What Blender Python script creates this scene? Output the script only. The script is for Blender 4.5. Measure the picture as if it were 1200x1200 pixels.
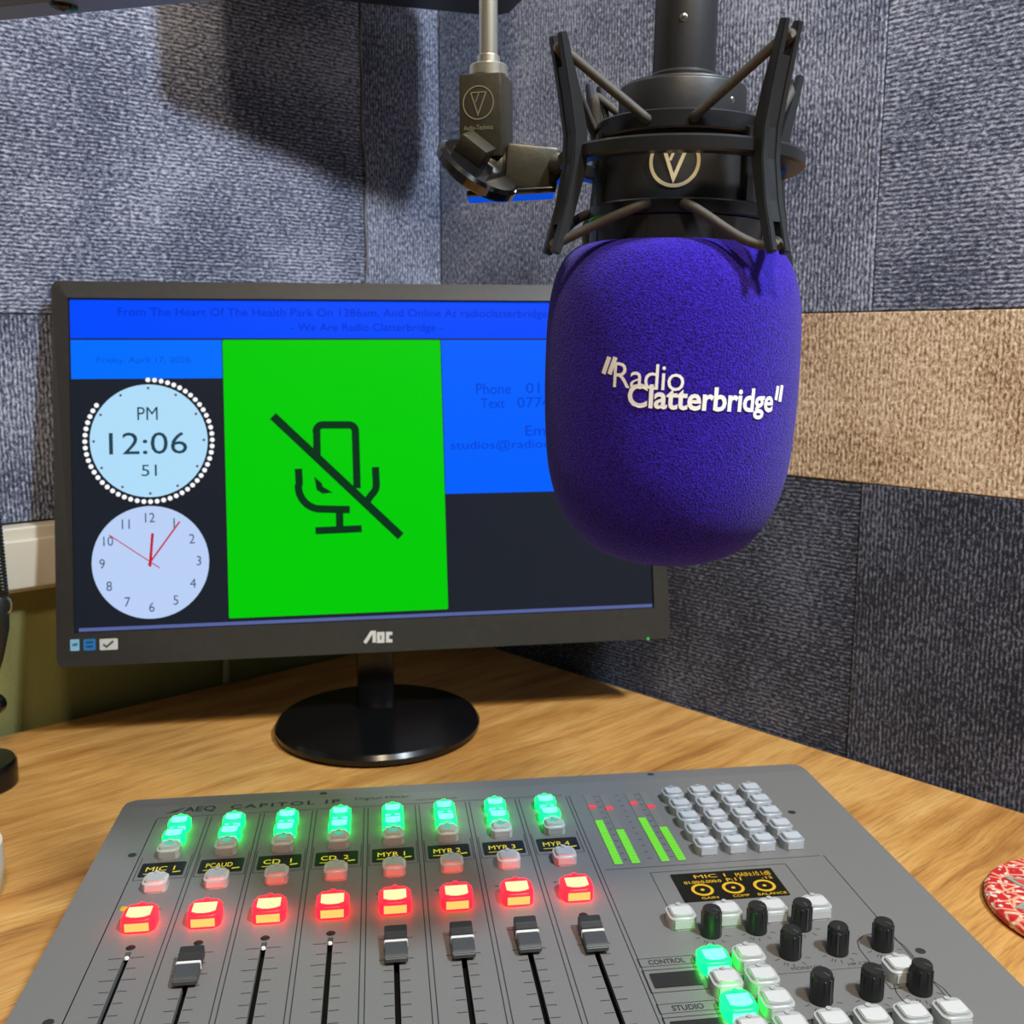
import bpy, bmesh, math, random
from mathutils import Vector, Matrix
random.seed(7)
for o in list(bpy.data.objects): bpy.data.objects.remove(o, do_unlink=True)
S = bpy.context.scene; COL = S.collection

# ---------------------------------------------------------------- camera
F = 1200.0; PITCH = math.atan(200/1200.0); CAMZ = .33
cam = bpy.data.cameras.new('camera'); camo = bpy.data.objects.new('camera', cam); COL.objects.link(camo)
camo.location = (0, 0, CAMZ); camo.rotation_euler = (math.pi/2-PITCH, 0, 0)
cam.sensor_width = 36; cam.lens = 36*F/1200; cam.clip_start = .01
cam.dof.use_dof = True; cam.dof.focus_distance = .44; cam.dof.aperture_fstop = 24
S.camera = camo
S.view_settings.view_transform = 'Standard'; S.view_settings.look = 'None'
S.view_settings.exposure = 0; S.view_settings.gamma = 1; S.view_settings.use_curve_mapping = False
# ---------------------------------------------------------------- world and lamps
W = bpy.data.worlds.new('world'); S.world = W; W.use_nodes = True
W.node_tree.nodes['Background'].inputs[0].default_value = (.55, .6, .7, 1)
W.node_tree.nodes['Background'].inputs[1].default_value = .05
def area(name, loc, target, size, power, col):
    l = bpy.data.lights.new(name, 'AREA'); l.shape = 'DISK'; l.size = size; l.energy = power; l.color = col
    o = bpy.data.objects.new(name, l); COL.objects.link(o); o.location = loc
    o.rotation_euler = (Vector(target)-Vector(loc)).to_track_quat('-Z', 'Y').to_euler(); return o
area('cool_ceiling_lamp', (.72, -.12, 1.50), (0, .6, .1), .15, 33, (.80, .90, 1))
area('warm_ceiling_lamp', (.16, -.42, 1.56), (0, .6, .1), .20, 17, (1, .80, .56))

# ---------------------------------------------------------------- helpers
cP, sP = math.cos(PITCH), math.sin(PITCH)
CAM = Vector((0, 0, CAMZ))
def ray(x, y):
    dx = (x-600)/F; dy = -(y-600)/F
    return Vector((dx, cP+dy*sP, -sP+dy*cP))
def on_z(x, y, z):
    r = ray(x, y); return CAM+r*((z-CAMZ)/r.z)
def on_plane(x, y, p, n):
    r = ray(x, y); return CAM+r*(n.dot(p-CAM)/n.dot(r))
def lin(c):
    c = c/255.0
    return c/12.92 if c <= .04045 else ((c+.055)/1.055)**2.4
def rgb(r, g, b): return (lin(r), lin(g), lin(b), 1)

MATS = {}
def mat(name, col, rough=.5, metal=0, emit=None, es=1, spec=.5, noise=0, nscale=200, bump=0, coat=0, sheen=0, ncon=1):
    m = bpy.data.materials.new(name); m.use_nodes = True; nt = m.node_tree; b = nt.nodes['Principled BSDF']
    b.inputs['Base Color'].default_value = col; b.inputs['Roughness'].default_value = rough
    b.inputs['Metallic'].default_value = metal; b.inputs['Specular IOR Level'].default_value = spec
    if coat: b.inputs['Coat Weight'].default_value = coat
    if sheen: b.inputs['Sheen Weight'].default_value = sheen
    if emit:
        b.inputs['Emission Color'].default_value = emit; b.inputs['Emission Strength'].default_value = es
    if noise or bump:
        tc = nt.nodes.new('ShaderNodeTexCoord'); n = nt.nodes.new('ShaderNodeTexNoise')
        n.inputs['Scale'].default_value = nscale; n.inputs['Detail'].default_value = 4
        nt.links.new(tc.outputs['Object'], n.inputs['Vector'])
        if noise:
            mx = nt.nodes.new('ShaderNodeMix'); mx.data_type = 'RGBA'
            mx.inputs['A'].default_value = tuple(c*(1-noise) for c in col[:3])+(1,)
            mx.inputs['B'].default_value = tuple(min(1, c*(1+noise)) for c in col[:3])+(1,)
            mr = nt.nodes.new('ShaderNodeMapRange'); mr.inputs['From Min'].default_value = .5-.5/ncon; mr.inputs['From Max'].default_value = .5+.5/ncon; nt.links.new(n.outputs['Fac'], mr.inputs['Value']); nt.links.new(mr.outputs['Result'], mx.inputs['Factor']); nt.links.new(mx.outputs['Result'], b.inputs['Base Color'])
        if bump:
            bp = nt.nodes.new('ShaderNodeBump'); bp.inputs['Strength'].default_value = bump; bp.inputs['Distance'].default_value = .001
            nt.links.new(n.outputs['Fac'], bp.inputs['Height']); nt.links.new(bp.outputs['Normal'], b.inputs['Normal'])
    MATS[name] = m; return m
def emis(name, col, es=1, base=(.01, .01, .01, 1), rough=.4): return mat(name, base, rough, 0, col, es)

def obj(name, me, parent=None, m=None, loc=None, rot=None):
    o = bpy.data.objects.new(name, me); COL.objects.link(o)
    if m is not None and not me.materials: me.materials.append(m)
    if parent: o.parent = parent
    if loc is not None: o.location = loc
    if rot is not None: o.rotation_euler = rot
    return o
def thing(name, label, cat, M=None, group=None):
    o = bpy.data.objects.new(name, None); COL.objects.link(o); o.empty_display_size = .02
    if M is not None: o.matrix_world = M
    return tag(o, label, cat, group)
def tag(o, label, cat, group=None):
    o['label'] = label; o['category'] = cat
    if group: o['group'] = group
    return o
def struct(o): o['kind'] = 'structure'; return o
def mesh(bm, name='m', smooth=None):
    bmesh.ops.recalc_face_normals(bm, faces=bm.faces)
    me = bpy.data.meshes.new(name); bm.to_mesh(me); bm.free()
    if smooth:
        for p in me.polygons: p.use_smooth = True
        me.set_sharp_from_angle(angle=math.radians(smooth))
    return me
def box(bm, x0, x1, y0, y1, z0, z1, bev=0, seg=2, M=None):
    g = bmesh.ops.create_cube(bm, size=1)['verts']
    for v in g: v.co = Vector(((x0+x1)/2+v.co.x*(x1-x0), (y0+y1)/2+v.co.y*(y1-y0), (z0+z1)/2+v.co.z*(z1-z0)))
    vs = set(g)
    if bev:
        es = list({e for v in g for e in v.link_edges})
        r = bmesh.ops.bevel(bm, geom=es, offset=bev, segments=seg, affect='EDGES', profile=.5)
        vs = set(r['verts']) | {v for f in r['faces'] for v in f.verts} | {v for v in g if v.is_valid}
    if M is not None:
        for v in vs: v.co = M @ v.co
    return vs
def prism(bm, pts, z0, z1, M=None):
    lo = [bm.verts.new((x, y, z0)) for x, y in pts]; hi = [bm.verts.new((x, y, z1)) for x, y in pts]
    n = len(pts); bm.faces.new(hi); bm.faces.new(lo[::-1])
    for i in range(n): bm.faces.new((lo[i], lo[(i+1) % n], hi[(i+1) % n], hi[i]))
    if M is not None:
        for v in lo+hi: v.co = M @ v.co
    return lo+hi
def rrect(x0, x1, y0, y1, r, n=5):
    out = []
    for cx, cy, a in ((x1-r, y1-r, 0), (x0+r, y1-r, 90), (x0+r, y0+r, 180), (x1-r, y0+r, 270)):
        for k in range(n+1):
            t = math.radians(a+90*k/n); out.append((cx+r*math.cos(t), cy+r*math.sin(t)))
    return out
def lathe(bm, prof, n=48, M=None, cap=True):
    rings = []
    for r, z in prof:
        if r < 1e-7: rings.append([bm.verts.new((0, 0, z))])
        else: rings.append([bm.verts.new((r*math.cos(2*math.pi*k/n), r*math.sin(2*math.pi*k/n), z)) for k in range(n)])
    for a, b in zip(rings, rings[1:]):
        for k in range(n):
            k2 = (k+1) % n
            if len(a) == 1 and len(b) == 1: continue
            if len(a) == 1: bm.faces.new((a[0], b[k2], b[k]))
            elif len(b) == 1: bm.faces.new((a[k], a[k2], b[0]))
            else: bm.faces.new((a[k], a[k2], b[k2], b[k]))
    if cap:
        for q in (rings[0], rings[-1]):
            if len(q) > 2: bm.faces.new(q)
    vs = [v for q in rings for v in q]
    if M is not None:
        for v in vs: v.co = M @ v.co
    return vs
def ring_lathe(bm, ri, ro, z0, z1, n=64, bev=0):
    b = bev
    prof = [(ri, z0+b), (ri+b, z0), (ro-b, z0), (ro, z0+b), (ro, z1-b), (ro-b, z1), (ri+b, z1), (ri, z1-b)] if b else [(ri, z0), (ro, z0), (ro, z1), (ri, z1)]
    lathe(bm, prof+[prof[0]], n, cap=False); bmesh.ops.remove_doubles(bm, verts=bm.verts, dist=1e-6)
def tube(bm, pts, r, n=10, cap=True):
    pts = [Vector(p) for p in pts]; rings = []; up = None
    for i, p in enumerate(pts):
        t = (pts[min(i+1, len(pts)-1)]-pts[max(i-1, 0)]).normalized()
        if up is None: up = t.orthogonal().normalized()
        up = (up-t*up.dot(t)).normalized(); s = t.cross(up); rr = r[i] if isinstance(r, (list, tuple)) else r
        rings.append([bm.verts.new(p+(up*math.cos(a)+s*math.sin(a))*rr) for a in [2*math.pi*k/n for k in range(n)]])
    for a, b in zip(rings, rings[1:]):
        for k in range(n): bm.faces.new((a[k], a[(k+1) % n], b[(k+1) % n], b[k]))
    if cap: bm.faces.new(rings[0][::-1]); bm.faces.new(rings[-1])
def bez(a, b, c, d, n=14):
    a, b, c, d = map(Vector, (a, b, c, d)); o = []
    for i in range(n+1):
        t = i/n; o.append(a*(1-t)**3+b*3*t*(1-t)**2+c*3*t*t*(1-t)+d*t**3)
    return o
def stroke(bm, pts, w, fn, closed=False, step=None):
    """flat stroke of width w along a 2-D polyline; fn maps (x, y) to a point in space"""
    P = [Vector((p[0], p[1])) for p in pts]
    if step:
        Q = []
        for a, b in zip(P, P[1:]+([P[0]] if closed else [])):
            k = max(1, int((b-a).length/step)); Q += [a+(b-a)*i/k for i in range(k)]
        if not closed: Q.append(P[-1])
        P = Q
    n = len(P); L = []; R = []
    for i in range(n):
        a = P[(i-1) % n] if (closed or i > 0) else P[i]; c = P[(i+1) % n] if (closed or i < n-1) else P[i]
        d1 = (P[i]-a); d2 = (c-P[i])
        if d1.length < 1e-9: d1 = d2
        if d2.length < 1e-9: d2 = d1
        d1 = d1.normalized(); d2 = d2.normalized(); t = (d1+d2)
        t = t.normalized() if t.length > 1e-6 else d1
        nn = Vector((-t.y, t.x)); k = 1/max(.35, nn.dot(Vector((-d1.y, d1.x))))
        L.append(bm.verts.new(fn(*(P[i]+nn*w/2*k)))); R.append(bm.verts.new(fn(*(P[i]-nn*w/2*k))))
    for i in range(n if closed else n-1):
        j = (i+1) % n; bm.faces.new((L[i], R[i], R[j], L[j]))
def poly(bm, pts, fn): return bm.faces.new([bm.verts.new(fn(*p)) for p in pts])
def circ(cx, cy, r, n=32, ry=None): return [(cx+r*math.cos(2*math.pi*k/n), cy+(ry or r)*math.sin(2*math.pi*k/n)) for k in range(n)]
_tc = {}
def text2d(s, size=1, offset=0, spacing=1, shear=0, align='CENTER', valign='CENTER', res=3):
    """lettering as (verts, faces) in 2-D"""
    key = (s, size, offset, spacing, shear, align, valign, res)
    if key in _tc: return _tc[key]
    c = bpy.data.curves.new('t', 'FONT'); c.body = s; c.size = size; c.offset = offset; c.space_character = spacing
    c.shear = shear; c.align_x = align; c.align_y = valign; c.resolution_u = res; c.fill_mode = 'FRONT'
    o = bpy.data.objects.new('t', c); COL.objects.link(o); bpy.context.view_layer.update()
    dg = bpy.context.evaluated_depsgraph_get(); me = bpy.data.meshes.new_from_object(o.evaluated_get(dg))
    V = [(v.co.x, v.co.y) for v in me.vertices]; Fc = [tuple(p.vertices) for p in me.polygons]
    bpy.data.objects.remove(o); bpy.data.curves.remove(c); bpy.data.meshes.remove(me)
    _tc[key] = (V, Fc); return V, Fc
def add_text(bm, tf, fn):
    V, Fc = tf; vs = [bm.verts.new(fn(x, y)) for x, y in V]
    for f in Fc:
        try: bm.faces.new([vs[i] for i in f])
        except ValueError: pass
def fit_text(bm, s, cx, cy, w, h, fn, offset=0, spacing=1, shear=0, rot=0, w_only=False):
    """lettering scaled to the box w x h round (cx, cy)"""
    V, Fc = text2d(s, 1, offset, spacing, shear)
    xs = [v[0] for v in V]; ys = [v[1] for v in V]
    mx, my = (min(xs)+max(xs))/2, (min(ys)+max(ys))/2; sy = h/(max(ys)-min(ys)) if h else None; sx = w/(max(xs)-min(xs)) if w else sy*.9; sy = sy or sx
    ca, sa = math.cos(rot), math.sin(rot)
    def g(x, y):
        x = (x-mx)*sx; y = (y-my)*sy
        return fn(cx+x*ca-y*sa, cy+x*sa+y*ca)
    add_text(bm, (V, Fc), g)
def flat(bm, name='m'):
    me = bpy.data.meshes.new(name); bm.to_mesh(me); bm.free(); return me

# ---------------------------------------------------------------- materials
def wood_mat(ang):
    m = bpy.data.materials.new('light_oak'); m.use_nodes = True; nt = m.node_tree; b = nt.nodes['Principled BSDF']; N = nt.nodes.new; K = nt.links.new
    tc = N('ShaderNodeTexCoord'); mp = N('ShaderNodeMapping'); mp.inputs['Rotation'].default_value = (0, 0, -ang); K(tc.outputs['Object'], mp.inputs['Vector'])
    wv = N('ShaderNodeTexNoise'); wv.inputs['Scale'].default_value = 5; wv.inputs['Detail'].default_value = 2; K(mp.outputs[0], wv.inputs['Vector'])
    ad = N('ShaderNodeVectorMath'); ad.operation = 'MULTIPLY_ADD'; ad.inputs[1].default_value = (0, .032, 0); K(wv.outputs['Color'], ad.inputs[0]); K(mp.outputs[0], ad.inputs[2])
    def nz(sx, sy, det, rough=.6):
        q = N('ShaderNodeMapping'); q.inputs['Scale'].default_value = (sx, sy, 1); K(ad.outputs[0], q.inputs['Vector'])
        n = N('ShaderNodeTexNoise'); n.inputs['Scale'].default_value = 1; n.inputs['Detail'].default_value = det; n.inputs['Roughness'].default_value = rough; K(q.outputs[0], n.inputs['Vector']); return n.outputs['Fac']
    big = nz(4, 48, 5, .65); fine = nz(26, 520, 3, .7); patch = nz(5, 14, 3)
    r1 = N('ShaderNodeValToRGB'); e = r1.color_ramp.elements; e[0].position = .28; e[0].color = rgb(160, 108, 54); e[1].position = .70; e[1].color = rgb(219, 173, 104)
    x = r1.color_ramp.elements.new(.47); x.color = rgb(204, 152, 84); K(big, r1.inputs[0])
    r2 = N('ShaderNodeValToRGB'); e = r2.color_ramp.elements; e[0].position = .3; e[0].color = (.50, .45, .38, 1); e[1].position = .55; e[1].color = (1, 1, 1, 1); K(fine, r2.inputs[0])
    mx = N('ShaderNodeMix'); mx.data_type = 'RGBA'; mx.blend_type = 'MULTIPLY'; mx.inputs['Factor'].default_value = .75; K(r1.outputs[0], mx.inputs['A']); K(r2.outputs[0], mx.inputs['B'])
    r3 = N('ShaderNodeValToRGB'); e = r3.color_ramp.elements; e[0].position = .36; e[0].color = (.72, .62, .5, 1); e[1].position = .5; e[1].color = (1, 1, 1, 1); K(patch, r3.inputs[0])
    m2 = N('ShaderNodeMix'); m2.data_type = 'RGBA'; m2.blend_type = 'MULTIPLY'; m2.inputs['Factor'].default_value = .8; K(mx.outputs['Result'], m2.inputs['A']); K(r3.outputs[0], m2.inputs['B'])
    K(m2.outputs['Result'], b.inputs['Base Color']); b.inputs['Roughness'].default_value = .42; b.inputs['Specular IOR Level'].default_value = .4
    bp = N('ShaderNodeBump'); bp.inputs['Strength'].default_value = .15; bp.inputs['Distance'].default_value = .0005; K(fine, bp.inputs['Height']); K(bp.outputs[0], b.inputs['Normal'])
    return m
def carpet_mat(name, dark, mid, light, pitch=.0033, contrast=1.0):
    """ribbed loop-pile carpet; UV in metres, u along the ribs"""
    m = bpy.data.materials.new(name); m.use_nodes = True; nt = m.node_tree; b = nt.nodes['Principled BSDF']; N = nt.nodes.new; K = nt.links.new
    uv = N('ShaderNodeUVMap'); uv.uv_map = 'UVMap'
    def nz(sx, sy, det, src=None, rough=.6):
        q = N('ShaderNodeMapping'); q.inputs['Scale'].default_value = (sx, sy, 1); K(src or uv.outputs[0], q.inputs['Vector'])
        n = N('ShaderNodeTexNoise'); n.inputs['Scale'].default_value = 1; n.inputs['Detail'].default_value = det; n.inputs['Roughness'].default_value = rough; K(q.outputs[0], n.inputs['Vector']); return n
    wob = nz(70, 90, 2)
    ad = N('ShaderNodeVectorMath'); ad.operation = 'MULTIPLY_ADD'; ad.inputs[1].default_value = (.002, .0026, 0); K(wob.outputs['Color'], ad.inputs[0]); K(uv.outputs[0], ad.inputs[2])
    sp = N('ShaderNodeSeparateXYZ'); K(ad.outputs[0], sp.inputs[0])
    mu = N('ShaderNodeMath'); mu.operation = 'MULTIPLY'; mu.inputs[1].default_value = 2*math.pi/pitch; K(sp.outputs['Y'], mu.inputs[0])
    si = N('ShaderNodeMath'); si.operation = 'SINE'; K(mu.outputs[0], si.inputs[0])
    loops = nz(230, 400, 4, ad.outputs[0], .8); tone = nz(9, 9, 3)
    h = N('ShaderNodeMath'); h.operation = 'MULTIPLY_ADD'; h.inputs[1].default_value = .055*contrast; K(si.outputs[0], h.inputs[0]); K(loops.outputs['Fac'], h.inputs[2])
    t2 = N('ShaderNodeMath'); t2.operation = 'MULTIPLY_ADD'; t2.inputs[1].default_value = .25; K(tone.outputs['Fac'], t2.inputs[0]); K(h.outputs[0], t2.inputs[2])
    t3 = N('ShaderNodeMath'); t3.operation = 'SUBTRACT'; t3.inputs[1].default_value = .125; K(t2.outputs[0], t3.inputs[0])
    r = N('ShaderNodeValToRGB'); e = r.color_ramp.elements; e[0].position = .39; e[0].color = dark; e[1].position = .64; e[1].color = light
    x = e.new(.50); x.color = mid; K(t3.outputs[0], r.inputs[0]); K(r.outputs[0], b.inputs['Base Color'])
    b.inputs['Roughness'].default_value = .85; b.inputs['Specular IOR Level'].default_value = .25; b.inputs['Sheen Weight'].default_value = .25
    bp = N('ShaderNodeBump'); bp.inputs['Strength'].default_value = .9; bp.inputs['Distance'].default_value = .0018; K(h.outputs[0], bp.inputs['Height']); K(bp.outputs[0], b.inputs['Normal'])
    return m
M_GREY = carpet_mat('grey_blue_carpet', rgb(38, 44, 66), rgb(98, 106, 132), rgb(196, 202, 222))
M_BEIGE = carpet_mat('beige_carpet', rgb(112, 86, 64), rgb(204, 170, 136), rgb(255, 238, 212), .0034, .6)
M_NAVY = carpet_mat('navy_carpet', rgb(10, 12, 22), rgb(33, 38, 58), rgb(124, 130, 150))
M_GREEN = mat('woven_green_wallcovering', rgb(128, 128, 74), .75, noise=.18, nscale=420, bump=.5)
M_PAINT = mat('grey_paint', rgb(140, 140, 142), .8, noise=.03, nscale=6)
M_FLOOR = mat('dark_floor', rgb(70, 72, 80), .8, noise=.2, nscale=120)
M_TRUNK = mat('white_plastic', rgb(214, 208, 192), .45, noise=.03, nscale=20)
M_BLACK = mat('black_plastic', rgb(26, 26, 27), .38, noise=.15, nscale=90)
M_BLACKG = mat('gloss_black', rgb(14, 14, 16), .2, noise=.1, nscale=60)
M_BEZEL = mat('brushed_dark_bezel', rgb(52, 50, 47), .30, noise=.25, nscale=160, spec=.6)
M_PURPLE = mat('purple_flock', rgb(45, 24, 156), .95, noise=.7, nscale=1350, ncon=2.8, bump=.8, sheen=.12, spec=.1)
M_MBODY = mat('matte_black_paint', rgb(33, 33, 35), .42, noise=.2, nscale=300, bump=.05)
M_CLAMP = mat('black_clamp_plastic', rgb(27, 28, 30), .36, noise=.15, nscale=200)
M_POST = mat('satin_black_post', rgb(38, 41, 43), .30, noise=.12, nscale=150)
M_CORD = mat('rubber_cord', rgb(66, 63, 58), .65, noise=.2, nscale=500, bump=.2)
M_CHROME = mat('chrome', rgb(255, 246, 224), .33, 1, noise=.05, nscale=60)
M_SCREW = mat('steel_screw', rgb(190, 188, 180), .3, 1, noise=.1, nscale=800)
M_LOGO = mat('pale_gold_logo', rgb(226, 214, 176), .35, .2, noise=.05, nscale=400)
M_WHITEP = mat('white_print', rgb(250, 250, 250), .6, noise=.06, nscale=600)
M_CAST = mat('cast_black_metal', rgb(62, 58, 46), .38, .3, noise=.3, nscale=260, bump=.15)
M_GLOSSB = mat('gloss_black_underside', rgb(20, 20, 22), .12, noise=.1, nscale=80, coat=.5)
M_ETCH = mat('etched_line', rgb(150, 140, 112), .4, .4, noise=.1, nscale=500)

# ---------------------------------------------------------------- room
C0 = on_z(530, 742, 0); aL = on_z(0, 867, 0); aR = on_z(1200, 950, 0)
dL = (aL-C0).normalized(); dR = (aR-C0).normalized()
nL = Vector((-dL.y, dL.x, 0)); nR = Vector((dR.y, -dR.x, 0))
if nL.dot(CAM-C0) < 0: nL = -nL
if nR.dot(CAM-C0) < 0: nR = -nR
# the monitor nearly touches the left wall: keep 12 mm for its case
def isect(p, d, q, e):
    t = ((q.x-p.x)*e.y-(q.y-p.y)*e.x)/(d.x*e.y-d.y*e.x); return p+d*t
C0 = isect(C0-nL*.012, dL, aR, dR)
FLOOR, CEIL, LEN = -.74, 1.66, 2.5
def frame(d, n):
    return Matrix(((d.x, n.x, 0, C0.x), (d.y, n.y, 0, C0.y), (0, 0, 1, 0), (0, 0, 0, 1)))
ML, MR = frame(dL, nL), frame(dR, nR)
TH = .007                                                 # carpet tile thickness; tile faces lie on the fitted planes
def wall(name, M, m):
    bm = bmesh.new(); box(bm, -.1, LEN, -.1, -TH, FLOOR, CEIL)
    o = struct(obj(name, mesh(bm), None, m)); o.matrix_world = M; return o
wl = wall('wall_left', ML, M_GREEN); wr = wall('wall_right', MR, M_PAINT)
def tile(parent, s0, s1, z0, z1, m, ribs, label=None):
    """carpet tile on a wall; s along the wall, ribs 'h' or 'v'"""
    g = .0003; j = random.uniform(-.0006, .0006); bm = bmesh.new()
    box(bm, s0+g, s1-g, -TH, j, z0+g, z1-g, .0009, 2)
    uvl = bm.loops.layers.uv.new('UVMap'); ou, ov = random.random()*3, random.random()*3
    for f in bm.faces:
        for l in f.loops:
            x, z = l.vert.co.x, l.vert.co.z
            l[uvl].uv = (x+ou, z+ov) if ribs == 'h' else (z+ou, x+ov)
    o = obj('carpet_tile', mesh(bm), parent, m)
    if label: o['label'] = label
    return o
G = 'grey blue ribbed carpet tile'
tile(wl, 0, .098, .352, .852, M_GREY, 'v', G); tile(wl, .098, .598, .352, .852, M_GREY, 'h', G); tile(wl, .598, 1.098, .352, .852, M_GREY, 'v', G)
tile(wl, 0, .098, .180, .352, M_GREY, 'v', G); tile(wl, .098, .598, .180, .352, M_GREY, 'v', G); tile(wl, .598, 1.098, .180, .352, M_GREY, 'h', G)
for a, b, r in ((0, .098, 'h'), (.098, .598, 'v'), (.598, 1.098, 'h')): tile(wl, a, b, .852, 1.352, M_GREY, r, G)
for k, (a, b) in enumerate(((0, .5), (.5, 1.0), (1.0, 1.5))):
    tile(wr, a, b, .352, .852, M_GREY, 'vhv'[k], G); tile(wr, a, b, .852, 1.352, M_GREY, 'hvh'[k], G)
    tile(wr, a, b, -.278, .222, M_NAVY, 'hvh'[k], 'dark navy ribbed carpet tile')
for a, b in ((0, .25), (.25, .75), (.75, 1.25), (1.25, 1.5)): tile(wr, a, b, .222, .352, M_BEIGE, 'v', 'beige ribbed carpet tile')
# loose yarn along the seam of the left wall
bm = bmesh.new(); pts = []
for k in range(26):
    z = .352+k*.012; pts.append((.0975+.0014*math.sin(k*.9)+.0012*math.sin(k*.37+1), .0012, z))
tube(bm, pts, .0011, 6); o = obj('seam_yarn', mesh(bm, smooth=60), wl, mat('pale_yarn', rgb(120, 122, 128), .9, noise=.2)); o['label'] = 'loose pale yarn along the tile seam'
# floor, ceiling and the two walls behind the camera
far = C0+dL*LEN+dR*LEN
corners = [C0+dL*LEN, C0, C0+dR*LEN, far]
def slab(name, z0, z1, m):
    bm = bmesh.new(); prism(bm, [(p.x, p.y) for p in corners], z0, z1); return struct(obj(name, mesh(bm), None, m))
slab('floor', FLOOR-.05, FLOOR, M_FLOOR); slab('ceiling', CEIL, CEIL+.05, M_PAINT)
for nm, p, q in (('wall_back', corners[2], far), ('wall_side', far, corners[0])):
    d = (q-p).normalized(); n = Vector((-d.y, d.x, 0)); n = n if n.dot(CAM-p) > 0 else -n
    bm = bmesh.new(); prism(bm, [(v.x, v.y) for v in (p, q, q-n*.05, p-n*.05)], FLOOR, CEIL); struct(obj(nm, mesh(bm), None, M_PAINT))
# white cable trunking on the left wall
tr = thing('cable_trunking', 'white plastic cable trunking on the left wall below the carpet tiles', 'trunking', ML)
bm = bmesh.new(); box(bm, .002, 1.2, -TH+.0003, .016, .124, .1785, .0015); obj('channel', mesh(bm), tr, M_TRUNK)
bm = bmesh.new(); box(bm, .002, 1.2, .0162, .0205, .1275, .1685, .0015); obj('lid', mesh(bm), tr, M_TRUNK)
bm = bmesh.new(); tube(bm, bez((.415, .0235, .168), (.418, .024, .15), (.408, .023, .14), (.402, .0225, .126), 12), .0022, 8); obj('cable', mesh(bm, smooth=60), tr, mat('tan_cable', rgb(196, 168, 130), .5, noise=.1))

# ---------------------------------------------------------------- desk
gap = .0015
a0 = C0+(nL+nR)*.004
dk = [a0, a0+dR*1.05, Vector((.62, -.12, 0)), Vector((-.62, -.12, 0)), a0+dL*.95]
bm = bmesh.new(); prism(bm, [(p.x, p.y) for p in dk], -.025, 0)
bmesh.ops.bevel(bm, geom=[e for e in bm.edges], offset=.001, segments=1, affect='EDGES')
desk = thing('corner_desk', 'light oak corner desk with straight grain along the left wall', 'desk')
obj('desk_top', mesh(bm), desk, wood_mat(math.atan2(dL.y, dL.x)))
bm = bmesh.new()
for x, y in ((.52, 0), (-.52, 0), (.0, .95)):
    bm = bmesh.new(); box(bm, x-.025, x+.025, y-.025, y+.025, FLOOR+.0005, -.0252, .002); obj('leg', mesh(bm), desk, M_BLACK)

# ---------------------------------------------------------------- monitor
MW, MHt = .51, .313
mc = Vector((-.1173, .8585, .2261)); yaw, tilt = .1635, .1948
Rv = Vector((math.cos(yaw), math.sin(yaw), 0)); Bv = Vector((-math.sin(yaw), math.cos(yaw), 0))
Uv = Vector((0, 0, 1))*math.cos(tilt)+Bv*math.sin(tilt); Nv = Rv.cross(Uv)      # Nv points to the viewer
if Nv.dot(CAM-mc) < 0: Nv = -Nv
MB = Vector((-.1155, .843, 0))
def FR(x, y, z): return Matrix(((x.x, y.x, z.x, 0), (x.y, y.y, z.y, 0), (x.z, y.z, z.z, 0), (0, 0, 0, 1)))
mon = thing('computer_monitor', 'black widescreen computer monitor on a round stand showing clocks and a green muted microphone panel', 'monitor', Matrix.Translation(MB))
PM = Matrix.Translation(mc-MB) @ FR(Rv, Uv, Nv)       # panel frame: x right, y up, z to the viewer
def scr(x, y):                                         # photo pixel -> panel x, y
    p = on_plane(x, y, mc, Nv)-mc; return (p.dot(Rv), p.dot(Uv))
sL, sT = scr(76, 348); _, sB = scr(82, 745); sR, _ = scr(768, 708); sB2 = scr(768, 712)[1]; sT = scr(76, 348)[1]
sB = -(MHt/2)+.0268; sL = -MW/2+.0135; sR = MW/2-.0135; sT = MHt/2-.0150
# case with bezel of four bars
bez_bars = [(-MW/2, MW/2, sT, MHt/2), (-MW/2, MW/2, -MHt/2, sB), (-MW/2, sL, sB, sT), (sR, MW/2, sB, sT)]
bm = bmesh.new()
outer = rrect(-MW/2, MW/2, -MHt/2, MHt/2, .006, 4); inner = [(sR, sT)]*5+[(sL, sT)]*5+[(sL, sB)]*5+[(sR, sB)]*5
vo = [bm.verts.new((x, y, -.005 if y > 0 else 0)) for x, y in outer]; vo2 = [bm.verts.new((x, y, -.010)) for x, y in outer]
vi = {c: bm.verts.new((c[0], c[1], 0)) for c in set(inner)}; vd = {c: bm.verts.new((c[0], c[1], -.004)) for c in set(inner)}
n = len(outer)
for i in range(n):
    j = (i+1) % n; bm.faces.new((vo[i], vo2[i], vo2[j], vo[j]))
    if inner[i] == inner[j]: bm.faces.new((vo[i], vo[j], vi[inner[i]]))
    else:
        bm.faces.new((vo[i], vo[j], vi[inner[j]], vi[inner[i]])); bm.faces.new((vi[inner[i]], vi[inner[j]], vd[inner[j]], vd[inner[i]]))
for v in bm.verts: v.co = PM @ v.co
obj('bezel', mesh(bm), mon, M_BEZEL)
bm = bmesh.new(); prism(bm, rrect(-MW/2+.001, MW/2-.001, -MHt/2+.001, MHt/2-.001, .006, 4), -.0125, -.0095, PM)
box(bm, -.17, .17, -.11, .09, -.034, -.0128, .010, 3, PM); obj('rear_case', mesh(bm, smooth=40), mon, M_BLACK)
bm = bmesh.new(); box(bm, -.016, .016, .0, .012, .004, .135, .003, 2, Matrix.Translation((-.003, .012, 0)) @ Matrix.Rotation(yaw, 4, 'Z'))
obj('stand_neck', mesh(bm, smooth=40), mon, M_BLACKG)
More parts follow.
